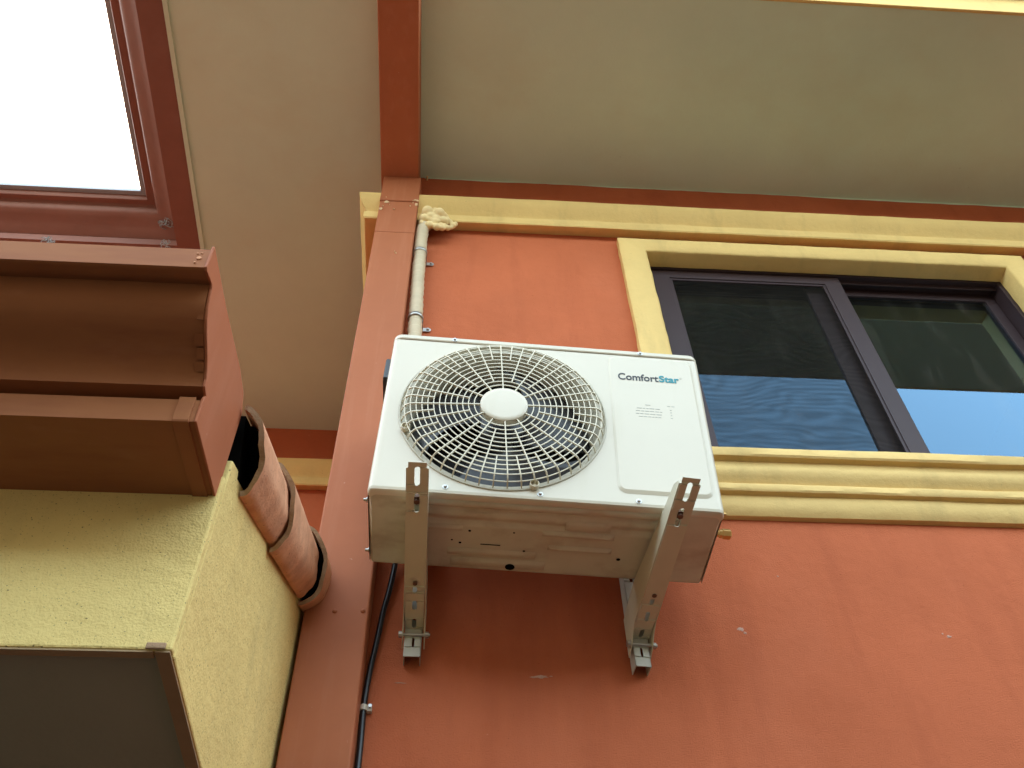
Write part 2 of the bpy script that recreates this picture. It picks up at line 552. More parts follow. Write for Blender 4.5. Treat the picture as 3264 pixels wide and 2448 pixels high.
# cornice, running round the corner, back along the return and along the recessed wall
corn = [(-.02, 4.278), (.090, 4.278), (.094, 4.270), (.094, 4.258), (.091, 4.238), (.085, 4.220), (.076, 4.202), (.066, 4.186), (.057, 4.172), (.050, 4.160), (.050, 4.151), (.058, 4.149), (.061, 4.144), (.061, 4.094), (.056, 4.088), (-.02, 4.112)]
MB().sweep(corn, [(WX1, 2.3), (WX0, 2.3), (WX0, RY), (-8, RY)], side=-1, wander=.0016, seed=4).build("cornice", M['trim'], house, smooth=35)

re_ = random.Random(21)
nrag = 150
rx = [WX0 + .2 + (WX1 - WX0 - .2) * i / nrag for i in range(nrag + 1)]
rz, cz_ = [], .010
for i in range(nrag + 1):
    cz_ = min(.017, max(.004, cz_ + re_.uniform(-.0035, .0035)))
    rz.append(SZ - cz_)
MB().add([(x, 2.2985, SZ - .0005) for x in rx] + [(x, 2.2985, z) for x, z in zip(rx, rz)], [(i, i + 1, nrag + 2 + i, nrag + 1 + i) for i in range(nrag)]).build("ragged_paint_edge", M['soffit'], house)

# window
trim_mb = MB().rough_frame_y((.722, 2.695, 2.38, 4.046), (.847, 2.574, 2.47, 3.930), 2.260, 2.347)
tr = trim_mb.build("window", M['winframe'], house)
bpy.data.objects.remove(tr)
wf = MB().frame_y((.80, 2.62, 2.43, 3.99), (.864, 2.556, 2.472, 3.922), 2.350, 2.470)
wf.box(.864, 2.556, 2.378, 2.384, 3.900, 3.922)
win = wf.build("window", M['winframe'], house, bevel=.002)
sub(win, trim_mb, "trim", M['trim'], house, smooth=50)
sill = [(-.02, 2.506), (.090, 2.512), (.094, 2.506), (.094, 2.472), (.090, 2.466), (.070, 2.462), (.068, 2.444), (.072, 2.430), (.070, 2.412), (.062, 2.394), (.050, 2.378), (.046, 2.370),
        (.056, 2.366), (.058, 2.360), (.058, 2.338), (.054, 2.332), (.038, 2.328), (.038, 2.306), (.036, 2.285), (.028, 2.264), (.018, 2.250), (-.02, 2.246)]
sub(win, MB().sweep(sill, [(2.77, 2.3), (.64, 2.3)], side=-1, wander=.0016, seed=9), "sill", M['trim'], house, smooth=35)
# insect screen in its own frame (front, left), fixed sash behind it, sliding sash on the right
sf1 = sub(win, MB().frame_y((.880, 1.776, 2.474, 3.914), (.958, 1.698, 2.55, 3.856), 2.356, 2.374), "screen_frame", M['winframe'], house, bevel=.002)
sub(win, MB().frame_y((.957, 1.699, 2.549, 3.857), (.970, 1.686, 2.562, 3.842), 2.361, 2.370), "screen_bead", M['winframe'], house)
sub(win, MB().add([(.965, 2.366, 2.555), (1.692, 2.366, 2.555), (1.692, 2.366, 3.850), (.965, 2.366, 3.850)], [(0, 1, 2, 3)]), "insect_screen", M['screen'], house)
sub(win, MB().frame_y((.868, 1.71, 2.476, 3.918), (.93, 1.612, 2.53, 3.885), 2.394, 2.412), "sash", M['winframe'], house, bevel=.002)
sub(win, MB().add([(.92, 2.404, 2.52), (1.62, 2.404, 2.52), (1.62, 2.404, 3.89), (.92, 2.404, 3.89)], [(0, 1, 2, 3)]), "pane", M['glass'], house)
sub(win, MB().frame_y((1.72, 2.553, 2.474, 3.916), (1.790, 2.500, 2.55, 3.864), 2.420, 2.440), "sash", M['winframe'], house, bevel=.002)
sub(win, MB().add([(1.78, 2.430, 2.54), (2.51, 2.430, 2.54), (2.51, 2.430, 3.87), (1.78, 2.430, 3.87)], [(0, 1, 2, 3)]), "pane", M['glass'], house)
# the dim room behind
rm = MB()
x0, x1, y0, y1, z0, z1 = .3, 3.3, 2.505, 5.2, 1.9, 4.45
rm.add([(x0, y0, z0), (x1, y0, z0), (x1, y1, z0), (x0, y1, z0), (x0, y0, z1), (x1, y0, z1), (x1, y1, z1), (x0, y1, z1)],
       [(0, 1, 2, 3), (4, 7, 6, 5), (1, 5, 6, 2), (2, 6, 7, 3), (3, 7, 4, 0)])
rm.build("room", M['room'], house)


# ogee gutters along the soffit edge
def ogee(b, zb, sc=1.0):
    """gutter profile (offset from back, z): flat bottom, grooved step, ogee belly, overhanging lip; inner skin closes it"""
    out = [(0, .012), (b, 0), (b + .004, .050), (b - .008, .060), (b + .014, .074), (b + .036, .092), (b + .062, .108), (b + .090, .121), (b + .112, .133), (b + .124, .150), (b + .132, .176),
           (b + .142, .188), (b + .174, .180), (b + .178, .184), (b + .188, .224), (b + .182, .228)]
    inn = [(b + .170, .198), (b + .120, .200), (b + .110, .150), (b - .01, .075), (b - .004, .014), (.008, .022), (.008, .23), (0, .23)]
    return [(o, zb + z * sc) for o, z in out + inn]


ug = MB().sweep(ogee(.118, SZ - .012, .95), [(SX - .003, SYF - .2), (SX - .003, SYB - .003), (-8, SYB - .003)], side=-1)
ugo = ug.build("gutter", M['old_gutter'], house, smooth=50)
lip = MB().sweep([(.296, SZ + .192), (.330, SZ + .188), (.330, SZ + .214), (.296, SZ + .216)], [(SX - .003, SYF - .2), (SX - .003, SYB - .003), (-8, SYB - .003)], side=-1)
sub(ugo, lip, "lip", M['grey_lip'], house)
fg = MB().sweep([(o * .6, z) for o, z in ogee(.14, SZ + .216, .95)], [(SX + .4, 1.3135), (WX1 + .6, 1.3135)], side=1)
fg.build("gutter", M['gutter'], house, smooth=50)

# downspout: flat leader under the soffit, elbow at the wall, then down to the ground
DX0, DX1, DY, DZ = -.409, -.229, 2.200, 4.436
dsp = MB()
dsp.box(-.426, -.241, .9, 2.298, DZ, SZ - .002)
dsp.box(DX0 - .002, DX1 + .002, DY - .002, 2.297, 4.186, DZ - .001)
dsp.box(DX0, DX1, DY + .0015, 2.297, 3.888, 4.184)
dsp.box(DX0 + .001, DX1 - .001, DY - .001, 2.298, GZ + .3, 3.885)
ds = dsp.build("downspout", M['red_metal'], house, bevel=.006, seg=3)
for rx, rz in ((-.3235, 1.749), (-.2455, 1.752)):
    sub(ds, MB().lathe_y([(.0005, DY - .006), (.004, DY - .0055), (.0065, DY - .0035), (.0075, DY)], rx, rz, 14), "rivet", M['red_metal'], house, smooth=60)
random.seed(3)


def blob_patch(cx, y, cz, rx, rz, th, n=14, seed=1):
    r = random.Random(seed)
    pts = [(cx + rx * math.cos(2 * math.pi * i / n) * r.uniform(.45, 1.1), cz + rz * math.sin(2 * math.pi * i / n) * r.uniform(.45, 1.1)) for i in range(n)]
    inner = [(cx + (px - cx) * .55, cz + (pz - cz) * .55) for px, pz in pts]
    vs = [(x, y, z) for x, z in pts] + [(x, y - th * r.uniform(.6, 1.2), z) for x, z in inner]
    fs = [(i, (i + 1) % n, n + (i + 1) % n, n + i) for i in range(n)] + [tuple(range(n, 2 * n))]
    return vs, fs


for i, (fx, fz, a, b_) in enumerate([(-.376, 4.168, .014, .012), (-.398, 4.098, .012, .014), (-.240, 4.194, .018, .011), (-.234, 4.155, .009, .018), (-.382, 4.213, .004, .004), (-.338, 4.098, .006, .003),
                                     (-.264, 4.136, .005, .004), (-.300, 3.700, .007, .006), (-.360, 4.140, .003, .003), (-.252, 4.170, .004, .006), (-.39, 4.125, .004, .003), (-.305, 3.712, .003, .004)]):
    sub(ds, MB().add(*blob_patch(fx, DY - .001, fz, a, b_, .004, seed=i)), "foam_fleck", M['fleck'], house, smooth=60)

for i, (sx, sz, a, b_) in enumerate([(.258, 1.620, .022, .006), (.234, 1.618, .012, .003), (.857, 1.800, .012, .010), (.868, 1.786, .007, .005), (1.487, 1.791, .010, .006), (-.131, 1.591, .020, .002), (1.018, 2.007, .004, .004),
                                     (.285, 1.622, .006, .002), (1.47, 1.80, .004, .004)]):
    MB().add(*blob_patch(sx, 2.2995, sz, a, b_, .0012, n=18, seed=40 + i)).build("scuff_mark", M['scuff'], house)
for nx_, nz_ in ((.847, 4.156), (-.206, 4.618)):
    MB().tube([(nx_, 2.302, nz_), (nx_, 2.284, nz_ - .001), (nx_, 2.279, nz_ - .001), (nx_, 2.277, nz_ - .001)], .006, 12, rad=[.005, .005, .007, .003]).build("wall_nail", M['foam'], house, smooth=60)

# ------------------------------------------------------------------ the low cream annex on the left
AX = -.42
annex = empty("cream_annex", (-3, 1.8, GZ), label="low cream stucco annex with brown underside, standing left of the orange house", cat="annex")
sl = math.radians(26.4)
aw = MB()
aw.box(-8, AX, 1.257, 1.275, .92, 1.30)
aw.box(-8, AX - .026, 1.2575, 1.2745, 1.301, 1.47)
end = [(1.2755, .92), (2.298, .92), (2.298, 1.868), (1.2755, 1.362)]
aw.prism_x(end, AX - .026, AX)
aw.build("wall", M['cream'], annex, bevel=.004)
ab = MB()
ab.box(-8, AX - .0285, 1.2595, 1.2745, .9165, .9195)
ab.box(AX - .0255, AX - .003, 1.2595, 2.297, .9165, .9195)
ab.build("edge_band", M['band'], annex)
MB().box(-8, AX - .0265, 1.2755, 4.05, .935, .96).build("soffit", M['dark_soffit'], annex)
# corner bead crack
MB().box(AX - .040, AX - .010, 1.2535, 1.258, .9195, .931).build("broken_corner_bead", M['mortar'], annex, bevel=.002)
ar = MB()
t0, t1 = (1.262, 1.45), (4.05, 1.45 + (4.05 - 1.262) * math.tan(sl))
ar.prism_x([t0, t1, (t1[0], t1[1] + .04), (t0[0], t0[1] + .04)], -8, AX - .15)
ar.build("roof", M['rooftile'], annex)

gy = lambda o, z: (1.262 - o, 1.226 + z)
prof = [(1.262, 1.250), (1.0605, 1.222), (1.058, 1.274), (1.080, 1.3005), (1.044, 1.2935), (1.0395, 1.305), (1.0325, 1.316), (1.0225, 1.327), (1.010, 1.3365), (.995, 1.344), (.975, 1.3515), (.955, 1.361), (.941, 1.372), (.933, 1.387), (.927, 1.405),
        (.922, 1.4195), (.884, 1.402), (.878, 1.404), (.876, 1.458), (.880, 1.4595)]
inner = [(.893, 1.430), (.935, 1.430), (.955, 1.380), (1.045, 1.330), (1.092, 1.310), (1.072, 1.270), (1.072, 1.238), (1.254, 1.262), (1.254, 1.47), (1.262, 1.47)]
ag = MB()
full = prof + inner
n = len(full)
ag.add([(-8, y, z) for y, z in full] + [(AX - .012, y, z) for y, z in full], [(i, (i + 1) % n, n + (i + 1) % n, n + i) for i in range(n)])
ago = ag.build("gutter", M['gutter'], annex, smooth=50)
cap = [(1.2625, 1.2485), (1.058, 1.2195), (1.055, 1.276), (1.060, 1.288), (1.041, 1.2905), (1.037, 1.304), (1.027, 1.315), (1.011, 1.326), (.991, 1.336), (.969, 1.346), (.951, 1.358), (.939, 1.373), (.931, 1.390), (.924, 1.409), (.918, 1.414), (.882, 1.398), (.875, 1.401), (.872, 1.463),
       (1.009, 1.480), (1.172, 1.515), (1.235, 1.515), (1.2625, 1.482)]
sub(ago, MB().prism_x(cap, AX - .011, AX - .006), "end_cap", M['red_metal'], annex, bevel=.0015)
st = [(1.262, 1.2465), (1.0585, 1.2185), (1.0565, 1.222), (1.0535, 1.276), (1.057, 1.280), (1.060, 1.277), (1.063, 1.2245), (1.262, 1.2502)]
sub(ago, MB().prism_x(st, -.4665, -.4395), "strap", M['gutter'], annex, bevel=.001)
pp = [(.928, 1.411), (.935, 1.392), (.943, 1.375), (.955, 1.361), (.972, 1.350), (.994, 1.340), (1.014, 1.330), (1.031, 1.318), (1.041, 1.305)]
r_ = random.Random(5)
for i in range(len(pp) - 1):
    if i in (3, 7): continue
    (ya, za), (yb, zb) = pp[i], pp[i + 1]
    ya, za, yb, zb = ya + (yb - ya) * r_.uniform(.05, .25), za + (zb - za) * r_.uniform(.05, .25), yb, zb
    ny, nz = -(za - zb), -(yb - ya)
    ln = math.hypot(ny, nz)
    ny, nz = ny / ln * r_.uniform(.0012, .003), nz / ln * r_.uniform(.0012, .003)
    wd, sk = r_.uniform(.012, .019), r_.uniform(-.004, .004)
    x1_ = AX - .0125
    sub(ago, MB().add([(x1_, ya, za), (x1_, yb, zb), (x1_ - wd, yb + sk * .3, zb), (x1_ - wd - sk, ya, za), (x1_, ya + ny, za + nz), (x1_, yb + ny, zb + nz), (x1_ - wd, yb + ny * .6 + sk * .3, zb + nz * .6), (x1_ - wd - sk, ya + ny, za + nz)],
                      [(4, 5, 6, 7), (0, 1, 5, 4), (1, 2, 6, 5), (2, 3, 7, 6), (3, 0, 4, 7)]), "crimp_tab", M['gutter'], annex)
for (xx, zz, rr) in ((AX - .026, 1.430, .0042), (AX - .031, 1.444, .002), (AX - .024, 1.445, .0018), (AX - .030, 1.416, .0018)):
    sub(ago, MB().tube([(xx, .884, zz), (xx, .8755, zz), (xx, .8750, zz)], rr, 12, rad=[rr, rr, rr * .6]), "screw", M['clay'], annex, smooth=50)


# clay rake tiles running up the end wall
def rake_tile(s0, s1, a0, a1, h0, h1, th, off, yaw=0.0):
    o = Vector((AX + off, 1.300, 1.418))
    ax = Vector((math.sin(yaw), math.cos(sl) * math.cos(yaw), math.sin(sl)))
    nv = Vector((0, -math.sin(sl), math.cos(sl)))
    n = 22
    mb = MB()
    rows = []
    ns = 7
    rr = random.Random(int(s0 * 100))
    for k in range(ns):
        t = k / (ns - 1)
        a, h = a0 * (1 - t) + a1 * t, h0 * (1 - t) + h1 * t
        s = s0 * (1 - t) + s1 * t
        for (da, dh) in ((0, 0), (-th, -th)):
            row = []
            for i in range(n + 1):
                u = -math.pi / 2 + math.pi * i / n
                jit = rr.uniform(-.0009, .0009) + .0016 * math.sin(i * .9 + s0 * 40)
                tt = (a + da) * math.sin(u)
                bb = (h + dh) * math.cos(u)
                ds_ = -.03 * math.sin(u) * (1 if k == 0 else 0) + (jit if k in (0, ns - 1) else 0)
                row.append(o + ax * (s + ds_) + nv * tt + Vector((bb + jit, 0, 0)))
            rows.append(row)
    w = n + 1
    vs = [q for r in rows for q in r]
    fs = []
    for k in range(ns - 1):
        for i in range(n):
            a = (2 * k) * w + i
            b = (2 * k + 2) * w + i
            fs.append((a, a + 1, b + 1, b))
            a2, b2 = a + w, b + w
            fs.append((a2 + 1, a2, b2, b2 + 1))
    for k in (0, ns - 1):
        for i in range(n):
            a = (2 * k) * w + i
            fs.append((a, a + w, a + w + 1, a + 1))
    for k in range(ns - 1):
        for i in (0, n):
            a = (2 * k) * w + i
            fs.append((a, a + w, a + 3 * w, a + 2 * w))
    mb.add(vs, fs)
    return mb


for (s0, s1, a0, a1, h0, h1, off) in ((0.0, .46, .084, .078, .045, .040, .002), (.345, .86, .098, .090, .054, .047, .005), (.855, 1.00, .106, .102, .070, .066, .006)):
    tl = rake_tile(s0, s1, a0, a1, h0, h1, .011, off).build("rake_tile", M['clay'], annex, smooth=50)
    tl.data.materials.append(M['mortar'])
    for p_ in tl.data.polygons:            # raw broken rims
        if 2 * 6 * 22 <= p_.index < 2 * 6 * 22 + 44: p_.material_index = 1
    if s0 == .345: continue
    if s0 == 0.0:      # black block painted for the shade under the rake, behind the first mouth
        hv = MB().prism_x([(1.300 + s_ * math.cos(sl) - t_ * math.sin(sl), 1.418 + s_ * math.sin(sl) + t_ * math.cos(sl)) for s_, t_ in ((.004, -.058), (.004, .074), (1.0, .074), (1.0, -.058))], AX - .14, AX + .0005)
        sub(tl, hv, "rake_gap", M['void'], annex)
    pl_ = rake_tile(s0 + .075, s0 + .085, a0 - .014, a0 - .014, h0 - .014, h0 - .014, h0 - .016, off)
    sub(tl, pl_, "dark_hollow", M['void'], annex)  # near-black plug painted for the shade deep inside the tile

# ------------------------------------------------------------------ the outdoor air-conditioning unit
def R3(a, b, c):
    return Matrix.Rotation(c, 3, 'Z') @ Matrix.Rotation(b, 3, 'Y') @ Matrix.Rotation(a, 3, 'X')


ACR = R3(math.radians(3.3), math.radians(2.14), math.radians(.95))
ACT = Vector((.2455, 1.8325, 1.84))
ac = empty("air_conditioner", ACT, ACR, label="white outdoor air conditioner with round fan grille, carried on two brackets below the window", cat="air conditioner")
HW, DEP, HT = .48, .315, .632
FX, FZ, FR = -.128, .326, .298
kw = dict(world=False)
ca = MB()
# front sheet with a round opening
N_ = 120
angs = sorted([2 * math.pi * i / N_ for i in range(N_)] + [math.atan2(zc - FZ, xc - FX) % (2 * math.pi) for xc in (-.462, .462) for zc in (.012, HT)])
ring, rect = [], []
for t in angs:
    c_, s_ = math.cos(t), math.sin(t)
    ring.append((FX + FR * c_, 0, FZ + FR * s_))
    k = []
    if c_ > 1e-9: k.append((.462 - FX) / c_)
    if c_ < -1e-9: k.append((-.462 - FX) / c_)
    if s_ > 1e-9: k.append((HT - FZ) / s_)
    if s_ < -1e-9: k.append((.012 - FZ) / s_)
    k = min(k)
    rect.append((FX + k * c_, 0, FZ + k * s_))
n = len(angs)
ca.add(ring + rect, [(i, (i + 1) % n, n + (i + 1) % n, n + i) for i in range(n)])
arc = [(.462 + .018 * math.sin(math.pi / 2 * k / 6), .018 * (1 - math.cos(math.pi / 2 * k / 6))) for k in range(7)] + [(.48, DEP)]
for sgn in (-1, 1):
    a = [(sgn * x, y, .012 if y < .019 else .0045) for x, y in arc]
    b = [(sgn * x, y, HT) for x, y in arc]
    m = len(arc)
    ca.add(a + b, [(i, i + 1, m + i + 1, m + i) for i in range(m - 1)])
# folded lower lip
low = [(-x, y) for x, y in arc[:7][::-1]] + [(x, y) for x, y in arc[:7]]
lips = [[(x, y, .012) for x, y in low], [(x * .998, y + .002, .004) for x, y in low], [(x * .994, y + .008, .0) for x, y in low], [(x * .98, y + .022, .0) for x, y in low]]
vs = [q for r in lips for q in r]
m = len(low)
ca.add(vs, [(r * m + i, r * m + i + 1, (r + 1) * m + i + 1, (r + 1) * m + i) for r in range(3) for i in range(m - 1)])
ca.box(-.476, .476, .30, DEP - .001, .02, HT)
body = ca.build("casing", M['ac'], ac, smooth=40, **kw)
# lower flanks that wrap under the body
# lid
rr_ = .03
out = []
for cx_, cy_, a0 in ((.482 - rr_, -.003 + rr_, -90), (.482 - rr_, DEP + .004 - rr_, 0), (-.482 + rr_, DEP + .004 - rr_, 90), (-.482 + rr_, -.003 + rr_, 180)):
    for k in range(7):
        t = math.radians(a0 + 15 * k)
        out.append((cx_ + rr_ * math.cos(t), cy_ + rr_ * math.sin(t)))
MB().prism_z(out, HT + .0022, .6575).build("lid", M['ac'], ac, bevel=.006, seg=3, smooth=40, **kw)
MB().box(-.470, .470, .008, DEP - .004, HT - .004, HT + .004).build("lid_seam", M['void'], ac, **kw)


# raised service panel
def rrect(x0, x1, z0, z1, r, k=6):
    o = []
    for cx_, cz_, a0 in ((x1 - r, z0 + r, -90), (x1 - r, z1 - r, 0), (x0 + r, z1 - r, 90), (x0 + r, z0 + r, 180)):
        for i in range(k + 1):
            t = math.radians(a0 + 90 * i / k)
            o.append((cx_ + r * math.cos(t), cz_ + r * math.sin(t)))
    return o


A, B = rrect(.192, .456, .046, .625, .028), rrect(.199, .449, .058, .618, .020)
n = len(A)
MB().add([(x, -.0003, z) for x, z in A] + [(x, -.0048, z) for x, z in B], [(i, (i + 1) % n, n + (i + 1) % n, n + i) for i in range(n)] + [tuple(range(n, 2 * n))]).build("service_panel", M['ac'], ac, smooth=20, **kw)
PY = -.0048

# fan opening: bead, shroud, coil, fan
MB().lathe_y([(.3035, -.0005), (.3025, -.004), (.299, -.0045), (.297, -.002), (.2955, .003), (.283, .004), (.279, .012), (.274, .045), (.272, .070), (.272, .135)], FX, FZ, 120).build("shroud", M['shroud'], ac, smooth=45, **kw)
MB().lathe_y([(.272, .136), (.001, .138)], FX, FZ, 60).build("coil", M['coil'], ac, **kw)
fanm = MB().lathe_y([(.001, .040), (.05, .041), (.062, .048), (.066, .060), (.066, .115)], FX, FZ, 40)
fano = fanm.build("fan", M['fan'], ac, smooth=40, **kw)
for q in range(3):
    bl = MB()
    nr, na = 9, 14
    vs = []
    for i in range(nr):
        r = .06 + (.262 - .06) * i / (nr - 1)
        spread = math.radians(62 + 38 * i / (nr - 1))
        for j in range(na):
            t = j / (na - 1)
            ang = math.radians(120 * q + 20 + 25 * (i / (nr - 1)) ** 1.5) + spread * (t - .5)
            y = .112 - .060 * t + .012 * math.sin(math.pi * t)
            vs.append((FX + r * math.cos(ang), y, FZ + r * math.sin(ang)))
    bl.add(vs, [(i * na + j, i * na + j + 1, (i + 1) * na + j + 1, (i + 1) * na + j) for i in range(nr - 1) for j in range(na - 1)])
    b_ = bl.build("blade", M['fan'], ac, smooth=60, solid=.003, **kw)
    b_.parent = fano


# grille
def dome(r):
    t = min(1, max(0, (r - .262) / (.294 - .262)))
    return -.036 * (1 - .10 * (r / .262) ** 2 if r < .262 else .90 * math.sqrt(max(0, 1 - t * t)) )


gr = MB()
radii = [.086 + (.286 - .086) * i / 12 for i in range(13)]
for r in radii:
    y = dome(r)
    gr.lathe_y([(r - .0014, y), (r + .0014, y), (r + .0009, y + .0032), (r - .0009, y + .0032), (r - .0014, y)], FX, FZ, 120)
for i in range(48):
    t = 2 * math.pi * (i + .5) / 48
    if i % 4 == 0: r0 = .066
    elif i % 4 == 2: r0 = radii[1]
    else: r0 = radii[7]
    rs = [r0 + (.262 - r0) * k / 5 for k in range(6)] + [.270, .278, .285, .290, .2935, .2955]
    hw = .0017
    vs = []
    for r in rs:
        y = dome(r) - .0012
        c_, s_ = math.cos(t), math.sin(t)
        dpt = .006 if r < .28 else .009
        for (sd_, dy) in ((-1, 0), (1, 0), (1, dpt), (-1, dpt)):
            vs.append((FX + r * c_ - sd_ * hw * s_, y + dy, FZ + r * s_ + sd_ * hw * c_))
    fs = [(4 * k + j, 4 * k + (j + 1) % 4, 4 * k + 4 + (j + 1) % 4, 4 * k + 4 + j) for k in range(len(rs) - 1) for j in range(4)]
    fs += [(0, 1, 2, 3), (4 * len(rs) - 4, 4 * len(rs) - 3, 4 * len(rs) - 2, 4 * len(rs) - 1)]
    gr.add(vs, fs)
gro = gr.build("fan_grille", M['grille'], ac, smooth=40, **kw)
hub = MB().lathe_y([(.0005, -.0415), (.055, -.0412), (.066, -.0402), (.0685, -.038), (.0690, -.030), (.0690, -.018)], FX, FZ, 72).build("hub_cap", M['ac'], ac, smooth=40, **kw)
# screw pockets at the grille's rim
for (px, pz) in ((-.036, .046), (-.402, .232)):
    pk = MB().lathe_y([(.0135, -.001), (.013, -.016), (.0105, -.017), (.0095, -.006), (.0003, -.005)], px, pz, 24)
    po = pk.build("screw_pocket", M['grille'], ac, smooth=40, **kw)
    s2 = MB().lathe_y([(.0003, -.0105), (.004, -.010), (.005, -.008), (.005, -.005)], px, pz, 16).build("screw", M['grille'], ac, smooth=40, **kw)
    s2.parent = po
# sheet-metal screws
for (px, pz, y0) in ((-.2744, .0234, 0), (-.0197, .0206, 0), (.2463, .0198, 0), (-.290, .645, -.003), (.297, .645, -.003)):
    s1 = MB().lathe_y([(.0003, y0 - .0075), (.003, y0 - .007), (.0045, y0 - .005), (.0048, y0 - .002), (.0082, y0 - .0016), (.0085, y0)], px, pz, 18)
    s1.build("screw", M['steel'], ac, smooth=40, **kw)
for (sx, sy, sz) in ((-.48, .05, .004), (-.48, .262, .004), (.48, .03, .022)):
    sg = 1 if sx > 0 else -1
    s1 = MB().tube([(sx, sy, sz), (sx + sg * .003, sy, sz), (sx + sg * .0035, sy, sz), (sx + sg * .010, sy, sz), (sx + sg * .011, sy, sz)], .006, 12, rad=[.007, .007, .0045, .0042, .001])
    s1.build("screw", M['brass'] if sx > 0 else M['steel'], ac, smooth=40, **kw)


# lettering
def text_mesh(txt, size, bold=0.0):
    cu = bpy.data.curves.new("t", 'FONT')
    cu.body = txt
    cu.size = size
    cu.extrude = .0004
    cu.offset = bold
    cu.resolution_u = 6
    ob = bpy.data.objects.new("t", cu)
    COL.objects.link(ob)
    dg = bpy.context.evaluated_depsgraph_get()
    me = bpy.data.meshes.new_from_object(ob.evaluated_get(dg))
    vs = [v.co.copy() for v in me.vertices]
    fs = [tuple(p.vertices) for p in me.polygons]
    bpy.data.objects.remove(ob)
    return vs, fs


def lettering(txt, x0, x1, z0, cap, material, bold, y, name="lettering"):
    vs, fs = text_mesh(txt, 1.0 * .04, bold)
    mnx, mxx = min(v.x for v in vs), max(v.x for v in vs)
    mxz = max(v.y for v in vs)
    sx = (x1 - x0) / (mxx - mnx)
    szc = cap / mxz
    MB().add([(x0 + (v.x - mnx) * sx, y - v.z, z0 + v.y * szc) for v in vs], fs).build(name, material, ac, **kw)


lettering("Comfort", .2195, .3440, .5125, .0295, M['dark_txt'], .00055, PY - .0008)
lettering("Star", .3465, .4085, .5135, .0285, M['teal_txt'], .0011, PY - .0008)
# the small faint print under the lettering
sp = MB()
rl = random.Random(2)
for (xa, xb, z) in ((.2938, .3093, .4040), (.2676, .3375, .3885), (.2637, .3427, .3768), (.2627, .3416, .3645), (.2711, .3374, .3528), (.3597, .3828, .4040), (.3665, .3715, .388), (.3665, .3715, .3768), (.3665, .3715, .3645), (.3665, .3715, .3528)):
    x = xa
    while x < xb:
        l_ = min(rl.uniform(.006, .016), xb - x)
        sp.box(x, x + l_, PY - .0006, PY + .0005, z - .0011, z + .0011)
        x += l_ + .003
sp.build("small_print", M['grey_txt'], ac, **kw)
MB().lathe_y([(.0028, PY - .0005), (.0034, PY - .0007), (.0034, PY)], .4145, .536, 14).build("registered_mark", M['grey_txt'], ac, **kw)

# underside: pressed base pan
# flat pan over the full width, with rolled ridges along its front that die out towards both ends
pan_y = [.020, .026, .033, .040, .048, .056, .064, .072, .082, .092, .102, .112, .120, .135, .30, .309, .313]
pan_d = [0, .5, .9, .9, .45, -.5, -.8, -.2, .1, .1, -.55, -.7, 0, 0, 0, .35, 0]
px_ = [-.470, -.440, -.408, -.388, -.370, -.30, -.10, .10, .118, .150, .168, .30, .352, .370, .390, .430, .470]
pf_ = [0, 0, 0, .35, 1, 1, 1, 1, .3, .3, 1, 1, 1, .35, 0, 0, 0]
pv = []
for yy, dd in zip(pan_y, pan_d):
    for xx, ff in zip(px_, pf_):
        pv.append((xx, yy, .0035 - .0085 * dd * (ff if yy < .13 else 1)))
bp_ = MB().add(pv, [(r * len(px_) + i, r * len(px_) + i + 1, (r + 1) * len(px_) + i + 1, (r + 1) * len(px_) + i) for r in range(len(pan_y) - 1) for i in range(len(px_) - 1)])
for sg in (-1, 1):    # turned-up ends
    e_ = [(sg * .470, y, .0035 - .0085 * d * 0) for y, d in zip(pan_y, pan_d)]
    f_ = [(sg * .4775, y, .012) for y in pan_y]
    bp_.add(e_ + f_, [(i, i + 1, len(e_) + i + 1, len(e_) + i) for i in range(len(e_) - 1)])
bp_.add([(-.470, .313, .0035), (.470, .313, .0035), (.4775, .314, .014), (-.4775, .314, .014)], [(0, 1, 2, 3)])
pan_o = bp_.build("base_pan", M['ac_base'], ac, smooth=75, **kw)


def rib(x0, x1, y0, y1, h):
    A, B = [(x0, y0), (x1, y0), (x1, y1), (x0, y1)], [(x0 + .01, y0 + .006), (x1 - .01, y0 + .006), (x1 - .01, y1 - .006), (x0 + .01, y1 - .006)]
    rb = MB().add([(x, y, .0028) for x, y in A] + [(x, y, .003 - h) for x, y in B], [(i, (i + 1) % 4, 4 + (i + 1) % 4, 4 + i) for i in range(4)] + [(4, 5, 6, 7)])
    sub(pan_o, rb, "rib", M['ac_base'], ac, smooth=70, **kw)


rib(.00, .20, .125, .148, .007)
rib(.02, .20, .185, .206, .007)
rib(-.26, -.01, .222, .252, .005)
rib(-.33, -.22, .128, .150, .004)
rib(-.25, .02, .262, .300, .006)
rib(.06, .185, .080, .118, .004)
for (x, y, r) in ((-.079, .286, .014), (.224, .228, .006), (-.2004, .147, .004), (-.0782, .143, .003), (-.248, .19, .003), (.1735, .127, .002), (-.045, .211, .004), (-.225, .20, .004)):
    hl = MB().add([(x + r * math.cos(k * math.pi / 8), y + r * math.sin(k * math.pi / 8), -.0042 if r > .012 or (x < -.04 and y > .2) else .0022) for k in range(16)], [tuple(range(16))])
    sub(pan_o, hl, "drain_hole", M['void'], ac, **kw)
sub(pan_o, MB().add([(-.168, .199, .0022), (-.112, .199, .0022), (-.112, .203, .0022), (-.168, .203, .0022)], [(0, 1, 2, 3)]), "slot", M['void'], ac, **kw)

